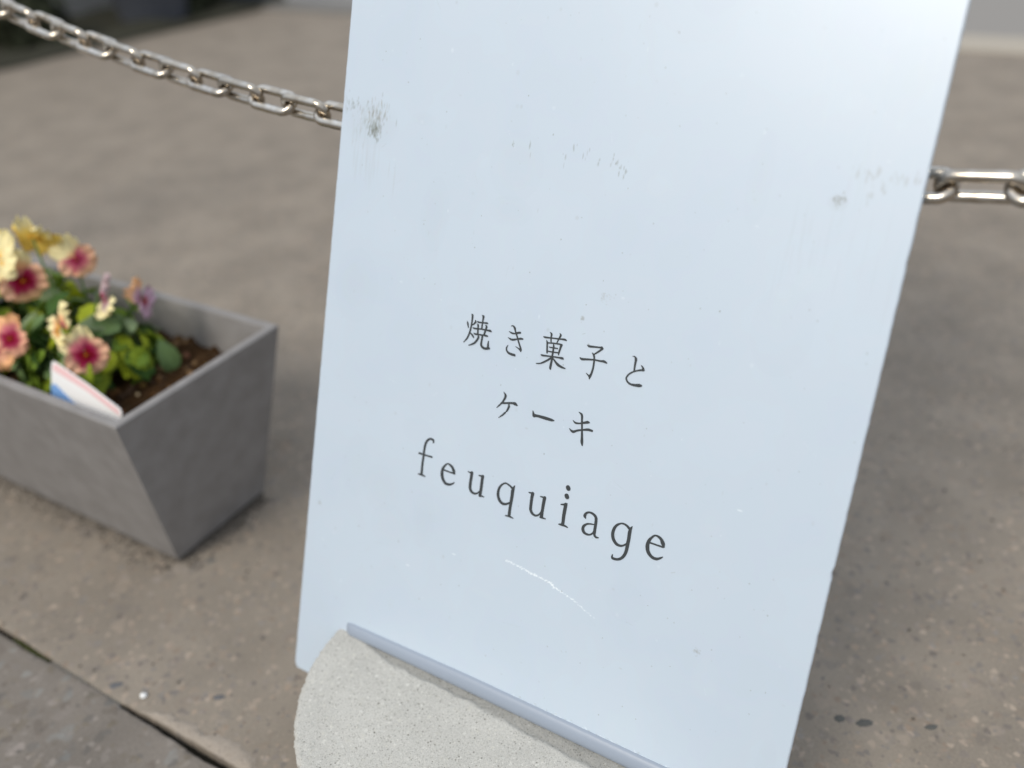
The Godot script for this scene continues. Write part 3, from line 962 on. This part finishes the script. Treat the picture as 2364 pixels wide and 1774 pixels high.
	# the plastic plant label stuck in behind the front wall
	var z := 0.0605
	var lab := base("plant_label", t * Transform3D(Basis(Vector3(1, 0, 0), -0.33), Vector3(0.103, SOIL, z)))
	tag(lab, "white and pink plastic plant label with a blue corner stuck in the planter", "plant label")
	var prism := func(called: String, pts: PackedVector2Array, z0: float, z1: float, m: Material) -> void:
		var s2 := begin()
		var idx := Geometry2D.triangulate_polygon(pts)
		s2.set_smooth_group(-1)
		for side in 2:
			for q in range(0, idx.size(), 3):
				var tri := [idx[q], idx[q + 1], idx[q + 2]]
				var area: float = (pts[tri[1]] - pts[tri[0]]).cross(pts[tri[2]] - pts[tri[0]])
				if (area > 0) == (side == 0): tri.reverse()
				for v in tri: s2.add_vertex(Vector3(pts[v].x, pts[v].y, z1 if side == 0 else z0))
		for q in pts.size():
			var a := pts[q]
			var b := pts[(q + 1) % pts.size()]
			sheet(s2, [PackedVector3Array([Vector3(a.x, a.y, z0), Vector3(b.x, b.y, z0)]), PackedVector3Array([Vector3(a.x, a.y, z1), Vector3(b.x, b.y, z1)])], [], -1)
		put(called, done(s2), m, lab)
	# outline in metres from the foot of the label: its top edge falls to the right
	prism.call("card", PackedVector2Array([Vector2(-0.051, -0.003), Vector2(0.012, -0.003), Vector2(0.0184, 0.0141), Vector2(0.0233, 0.0182), Vector2(0.0242, 0.0217), Vector2(0.0221, 0.0245), Vector2(-0.0117, 0.0336), Vector2(-0.0456, 0.041), Vector2(-0.048, 0.0412), Vector2(-0.0495, 0.0395), Vector2(-0.0505, 0.0355)]), -0.0005, 0.0, M.card_white)
	prism.call("printed_band", PackedVector2Array([Vector2(0.0225, 0.0195), Vector2(0.0205, 0.0235), Vector2(-0.0117, 0.0326), Vector2(-0.0452, 0.0398), Vector2(-0.0478, 0.0385), Vector2(-0.0482, 0.0345), Vector2(-0.012, 0.0285), Vector2(0.012, 0.0222)]), 0.00005, 0.00025, M.card_pink)
	prism.call("printed_corner", PackedVector2Array([Vector2(-0.0508, 0.0235), Vector2(-0.0460, 0.0250), Vector2(-0.0225, 0.0150), Vector2(-0.018, 0.005), Vector2(-0.0508, 0.0)]), 0.00005, 0.00025, M.card_blue)

# ---------------------------------------------------------------- the ground

func jp(s: float, off: float, y := 0.0) -> Vector3:      # along the joint, away from it
	return Vector3(cos(JYAW), 0, -sin(JYAW)) * s + Vector3(sin(JYAW), 0, cos(JYAW)) * (JOFF + off) + Vector3.UP * y

func gap(s: float) -> float:         # how far the joint gapes
	var g := 0.0019
	if s > -0.514 and s < -0.442: g *= 0.12
	elif s >= -0.442: g = lerpf(0.0014, 0.0028, clampf((s + 0.442) / 0.07, 0, 1))
	return g

func slab(called: String, side: float, far: float, m: Material, s0: int) -> MeshInstance3D:
	var n := noise(95.0, 3, s0)
	var nb := noise(26.0, 2, s0 + 1)
	var ss := []
	var s := -7.0
	while s < 7.01:
		ss.append(s)
		s += 0.0025 if s > -0.75 and s < 0.35 else (0.05 if s > -1.5 and s < 1.0 else 0.4)
	var offs := [[0.0, -0.03], [0.0, -0.0016], [0.0012, -0.0004], [0.004, 0.0], [0.02, 0.0], [0.1, 0.0], [0.3, 0.0], [0.7, 0.0], [1.3, 0.0], [far, 0.0]]
	var rows := []
	var uvs := []
	for q in offs:
		var row := PackedVector3Array()
		var ur := []
		for x in ss:
			var e: float = gap(x) + 0.0005 * n.get_noise_1d(x) + 0.0007 * nb.get_noise_1d(x)
			var o: float = q[0]
			if o < 0.05: o += e
			var p := jp(x, o * side, q[1])
			row.append(p)
			ur.append(Vector2(p.x + 0.4, p.z + 0.3))
		rows.append(row)
		uvs.append(ur)
	if side > 0:
		rows.reverse()
		uvs.reverse()
	var st := begin()
	sheet(st, rows, uvs, -1)
	var o := put(called, done(st), m)
	tag(o, "", "", "", "structure")
	return o

func build_ground() -> void:
	var st := begin()
	var e := 400.0
	sheet(st, [PackedVector3Array([Vector3(-e, -0.14, e), Vector3(e, -0.14, e)]), PackedVector3Array([Vector3(-e, -0.14, -e), Vector3(e, -0.14, -e)])], [], -1)
	tag(put("ground", done(st), M.earth), "", "", "", "structure")
	var brown := slab("pavement", -1.0, 1.93, M.paving, 51)
	slab("path", 1.0, 5.0, M.kerbside, 57)
	# what fills the joint
	st = begin()
	var n := noise(120.0, 3, 61)
	var rows := []
	for k in 4:
		var row := PackedVector3Array()
		for i in 480:
			var s := -0.8 + i * 0.0025
			var closed := clampf((0.040 - absf(s + 0.478)) / 0.006, 0, 1)
			row.append(jp(s, 0.007 - k * 0.014 / 3.0, lerpf(-0.0085, -0.0018, closed) + 0.0014 * n.get_noise_2d(s, k * 0.006)))
		rows.append(row)
	sheet(st, rows, [], 1)
	tag(put("joint_dirt", done(st), M.dirt), "", "", "", "structure")
	st = begin()
	rows = []
	for k in 4:
		var row := PackedVector3Array()
		for i in 40:
			var s := -0.513 + i * 0.0018
			row.append(jp(s, 0.0035 - k * 0.007 / 3.0, -0.0012 + 0.0006 * n.get_noise_2d(s * 2.0, k * 0.01)))
		rows.append(row)
	sheet(st, rows, [], 1)
	put("dust_filling", done(st), M.dust, brown)
	# moss in the joint
	st = begin()
	var mo := []
	for k in 7:
		var row := PackedVector3Array()
		for i in 36:
			var sm := -0.560 + i * 0.0012
			var hgt := sin(PI * i / 35.0) * (0.55 + 0.6 * n.get_noise_1d(sm * 1.4))
			var x := k / 6.0
			row.append(jp(sm, 0.0030 - x * 0.006, -0.0042 + 0.0042 * hgt * sin(PI * x) + 0.0010 * n.get_noise_2d(sm * 3.0, x * 0.03)))
		mo.append(row)
	sheet(st, mo, [], 1)
	put("moss", done(st), M.moss, brown)
	# pale crumbled mortar along the far lip of the joint
	st = begin()
	rows = []
	for k in 9:
		var row := PackedVector3Array()
		for i in 90:
			var s := -0.432 + i * 0.0012
			var w := 0.013 * smoothstep(-0.432, -0.395, s) * (1.0 - smoothstep(-0.338, -0.326, s)) * (1.0 + 0.5 * n.get_noise_1d(s * 0.25))
			var x := k / 8.0
			row.append(jp(s, -gap(s) - 0.0004 - x * w, -0.0012 + 0.0026 * sin(PI * minf(1.0, 0.12 + x * 0.88)) * clampf(w / 0.006, 0, 1) + 0.0012 * n.get_noise_2d(s * 0.8, x * 0.012) * clampf(w / 0.006, 0, 1)))
		rows.append(row)
	sheet(st, rows, [], 1)
	put("mortar", done(st), M.mortar, brown)
	# single darker stones showing in the surface
	var dark := [Color(0.105, 0.102, 0.098), Color(0.13, 0.133, 0.135), Color(0.14, 0.135, 0.125)]
	for q in [[0.2286, -0.3417, 0.0046, 0.3, 0], [0.1786, -0.352, 0.0052, 1.2, 0], [0.1915, -0.3478, 0.0066, 0.1, 0], [0.1592, -0.3759, 0.0042, 1.3, 0], [-0.2705, -0.4165, 0.0062, 0.6, 1], [-0.2000, -0.4010, 0.0050, 0.3, 1], [-0.1320, -0.4180, 0.0065, 0.2, 1], [-0.2350, -0.5300, 0.0055, 0.9, 2]]:
		put("stone", pebble_mesh(70 + int(q[2] * 10000), dark[q[4]]), M.pebble, brown, Transform3D(Basis(Vector3.UP, q[3]).scaled(Vector3(q[2], 0.0022, q[2] * 0.62)), Vector3(q[0], -0.0008, q[1])))
	var gr := RandomNumberGenerator.new()
	gr.seed = 23
	var mm := MultiMesh.new()
	mm.transform_format = MultiMesh.TRANSFORM_3D
	mm.mesh = pebble_mesh(24, Color(0.13, 0.115, 0.095))
	mm.instance_count = 2200
	var pb := Basis(Vector3.UP, PYAW)
	for k in 2200:
		var p: Vector3
		if k < 1300:
			var away := gr.randf() * gr.randf() * 0.022
			var hx := PL - PIN
			var hz := PWD - PIN
			if k % 2: p = PAT + pb * Vector3(gr.randf_range(-hx, hx), 0, hz + away - 0.002)
			else: p = PAT + pb * Vector3(hx + away - 0.002, 0, gr.randf_range(-hz, hz))
		else:
			p = Vector3(gr.randf_range(-0.6, 0.6), 0, gr.randf_range(-1.3, -0.3))
			var off := p.x * sin(JYAW) + p.z * cos(JYAW) - JOFF
			if off > -0.004: p = jp(gr.randf_range(-0.7, 0.3), -0.004 - gr.randf() * 0.01)
		var sz := gr.randf_range(0.0004, 0.0012)
		mm.set_instance_transform(k, Transform3D(Basis.from_euler(Vector3(gr.randf() * 6, gr.randf() * 6, 0)).scaled(Vector3.ONE * sz), p + Vector3.UP * sz * 0.4))
	var grit := MultiMeshInstance3D.new()
	grit.name = "grit"
	grit.multimesh = mm
	grit.material_override = M.pebble
	brown.add_child(grit, true)
	tag(grit, "", "", "", "stuff")
	# kerb and road
	var ky := -0.57262
	var kd := Vector3(cos(ky), 0, -sin(ky))
	var kn := Vector3(sin(ky), 0, cos(ky))
	var kerb := base("kerb")
	tag(kerb, "", "", "", "structure")
	var kr := RandomNumberGenerator.new()
	kr.seed = 66
	var km := []
	for q in [Vector3(0.40, 0.36, 0.30), Vector3(0.35, 0.32, 0.275), Vector3(0.215, 0.205, 0.188), Vector3(0.19, 0.184, 0.172)]:
		km.append(mat(lin(q.x, q.y, q.z), 0.9, 0.3))
	for k in 22:
		var s0 := -6.45 + k * 0.6
		st = begin()
		var prof := [[-2.035, -0.02], [-2.035, 0.004], [-2.039, 0.007], [-2.153, 0.007], [-2.159, 0.002], [-2.162, -0.12]]
		var lift := kr.randf_range(-0.0015, 0.0015)
		var krows := []
		for q in prof: krows.append(PackedVector3Array([kn * q[0] + kd * s0 + Vector3.UP * (q[1] + lift), kn * q[0] + kd * (s0 + 0.592) + Vector3.UP * (q[1] + lift)]))
		sheet(st, krows, [], -1)
		var endl := PackedVector3Array()
		var endr := PackedVector3Array()
		for q in krows:
			endl.append(q[0])
			endr.append(q[1])
		for side in [endl, endr]:
			sheet(st, [PackedVector3Array([side[0], side[5]]), PackedVector3Array([side[1], side[4]])], [], -1)
		put("kerbstone", done(st), km[(k % 2) if s0 > -1.2 else 2 + (k % 2)], kerb)
	st = begin()
	sheet(st, [PackedVector3Array([kn * -2.15 - kd * 40 + Vector3.UP * -0.1, kn * -2.15 + kd * 40 + Vector3.UP * -0.1]), PackedVector3Array([kn * -9.0 - kd * 40 + Vector3.UP * -0.1, kn * -9.0 + kd * 40 + Vector3.UP * -0.1])], [], -1)
	tag(put("road", done(st), M.road), "", "", "", "structure")
	# the small white stone by the joint
	var w := put("white_stone", pebble_mesh(33, Color(0.86, 0.86, 0.84)), M.pebble, self, Transform3D(Basis.IDENTITY.scaled(Vector3.ONE * 0.0024), Vector3(-0.2489, 0.0013, -0.4053)))
	tag(w, "tiny white stone lying on the brown pavement beside the dark joint", "stone")

func cone_pot(called: String, at: Vector3, r0: float, r1: float, h: float, m: Material, label: String) -> void:
	var root := base(called, Transform3D(Basis.IDENTITY, at))
	tag(root, label, "plant pot")
	var rows := []
	for q in [[0.0, 0.0], [r0, 0.0], [r0 * 1.02, 0.004], [r1, h - 0.03], [r1 * 1.07, h - 0.028], [r1 * 1.07, h], [r1 * 0.95, h], [r1 * 0.93, h - 0.03], [0.0, h - 0.03]]:
		var row := PackedVector3Array()
		for i in 33:
			var a := TAU * (i % 32) / 32.0
			row.append(Vector3(q[0] * cos(a), q[1], -q[0] * sin(a)))
		rows.append(row)
	var st := begin()
	sheet(st, rows, [], 0)
	put("body", done(st), m, root)
	var r := RandomNumberGenerator.new()
	r.seed = int(h * 1000)
	var lm := leaf_mesh(300 + int(h * 100), Color(0.03, 0.05, 0.015))
	for k in 60:
		var th := r.randf() * TAU
		var el := r.randf_range(0.2, 1.5)
		var dv := Vector3(cos(el) * cos(th), sin(el), cos(el) * sin(th))
		var x := dv.cross(Vector3.UP).normalized()
		put("leaf", lm, M.leaf, root, Transform3D(Basis(x, dv, x.cross(dv)).scaled(Vector3.ONE * r.randf_range(0.08, 0.16)), Vector3(r.randf_range(-0.4, 0.4) * r1, h - 0.03, r.randf_range(-0.4, 0.4) * r1)))

func build_background() -> void:
	# a bed of dark soil and low evergreens against a grey wall, square to the kerb
	var a := Vector3(-1.138, 0, -2.269)
	var along := Vector3(0.681, 0, -0.732)
	var inn := Vector3(-0.732, 0, -0.681)
	var st := begin()
	var n := noise(7.0, 3, 81)
	var rows := []
	for j in 14:
		var row := PackedVector3Array()
		for i in 40:
			var s := -1.2 + 2.05 * i / 39.0
			var d := 0.44 * j / 13.0
			var y := 0.004 if j == 0 else 0.02 + 0.02 * n.get_noise_2d(s, d)
			row.append(a + along * s + inn * (d + 0.012 * n.get_noise_2d(s * 2.0, 5.0)) + Vector3.UP * y)
		rows.append(row)
	sheet(st, rows, [], 1)
	tag(put("soil_bed", done(st), M.bed), "", "", "", "structure")
	var wall := base("garden_wall", Transform3D(Basis(along, Vector3.UP, along.cross(Vector3.UP)), a + inn * 0.50))
	tag(wall, "grey rendered wall behind the dark bed at the top left", "wall")
	st = begin()
	box(st, Vector3(-0.2, 0.45, 0), Vector3(1.2, 0.45, 0.06))
	put("face", done(st), M.wall, wall)
	st = begin()
	box(st, Vector3(-0.2, 0.925, 0), Vector3(1.22, 0.025, 0.08))
	put("coping", done(st), M.kerb, wall)
	# evergreen shrubs
	var r := RandomNumberGenerator.new()
	r.seed = 90
	var lm := leaf_mesh(310, Color(0.022, 0.030, 0.010))
	for q in [[-0.42, 0.26, 0.20, "larger low dark evergreen shrub against the wall at the left edge"], [0.17, 0.14, 0.10, "small dark evergreen shrub at the left of the blue-grey pot"], [0.62, 0.12, 0.10, "small dark shrub between the blue-grey pot and the navy pot"]]:
		var c: Vector3 = a + along * q[0] + inn * (0.06 + q[2])
		var root := base("evergreen_shrub", Transform3D(Basis.IDENTITY, c))
		tag(root, q[3], "shrub", "low evergreens in the dark bed")
		var mm := MultiMesh.new()
		mm.transform_format = MultiMesh.TRANSFORM_3D
		mm.mesh = lm
		mm.instance_count = 420
		for k in 420:
			var th := r.randf() * TAU
			var el := asin(r.randf_range(0.0, 1.0))
			var dv := Vector3(cos(el) * cos(th), sin(el), cos(el) * sin(th))
			var p := dv * Vector3(q[2], q[1], q[2]) * r.randf_range(0.6, 1.0)
			var ou := (dv + Vector3(r.randfn(), r.randfn(), r.randfn()) * 0.5).normalized()
			var x := ou.cross(Vector3(0.3, 1, 0.2)).normalized()
			mm.set_instance_transform(k, Transform3D(Basis(x, ou.cross(x), ou).scaled(Vector3.ONE * r.randf_range(0.02, 0.045)), p + Vector3.UP * 0.02))
		var o := MultiMeshInstance3D.new()
		o.name = "foliage"
		o.multimesh = mm
		o.material_override = M.dark_leaf
		root.add_child(o, true)
		tag(o, "", "", "", "stuff")
	cone_pot("plant_pot", Vector3(-0.905, 0.012, -2.735), 0.088, 0.12, 0.24, M.blue_pot, "blue-grey round plant pot in the dark bed near the chain")
	cone_pot("plant_pot", Vector3(-0.70, 0.007, -2.97), 0.10, 0.14, 0.26, M.navy_pot, "dark navy plant pot at the kerb end of the bed")

func _ready() -> void:
	rng.seed = 1
	# camera: held close over the sign, looking down, slightly rolled
	var cam := Camera3D.new()
	cam.name = "camera"
	add_child(cam)
	cam.transform = Transform3D(Basis(Vector3(0.99741, -0.06079, 0.03839), Vector3(0.07189, 0.84331, -0.5326), Vector3(0.0, 0.53398, 0.84549)), Vector3(0, 0.47187, 0))
	cam.near = 0.05
	cam.far = 900.0
	var at := CameraAttributesPhysical.new()
	at.frustum_focal_length = 29.04
	at.frustum_focus_distance = 0.445
	at.exposure_aperture = 3.3
	cam.attributes = at
	cam.fov = 44.84
	# open shade under a pale sky, with a broad soft sun from the left
	var sky := ProceduralSkyMaterial.new()
	sky.sky_top_color = lin(0.92, 1.0, 1.13)
	sky.sky_horizon_color = lin(0.42, 0.45, 0.50)
	sky.sky_curve = 0.5
	sky.ground_bottom_color = lin(0.2, 0.19, 0.17)
	sky.ground_horizon_color = lin(0.4, 0.4, 0.4)
	sky.sun_angle_max = 30.0
	var env := Environment.new()
	env.background_mode = Environment.BG_SKY
	env.sky = Sky.new()
	env.sky.sky_material = sky
	env.background_energy_multiplier = 0.8
	env.tonemap_mode = Environment.TONE_MAPPER_LINEAR
	env.tonemap_exposure = 1.24
	env.sdfgi_enabled = true
	env.ssao_enabled = true
	env.ssil_enabled = true
	var we := WorldEnvironment.new()
	we.name = "world_environment"
	we.environment = env
	add_child(we)
	var sun := DirectionalLight3D.new()
	sun.name = "sun"
	sun.light_energy = 0.5
	sun.light_color = Color(1.0, 0.965, 0.91)
	sun.light_angular_distance = 21.0
	sun.shadow_enabled = true
	sun.sky_mode = DirectionalLight3D.SKY_MODE_LIGHT_ONLY
	add_child(sun)
	sun.look_at_from_position(Vector3(-0.485, 0.70, 0.54), Vector3.ZERO, Vector3.UP)

	materials()
	build_ground()
	build_sign()
	build_foot()
	build_chain()
	build_planter()
	build_background()
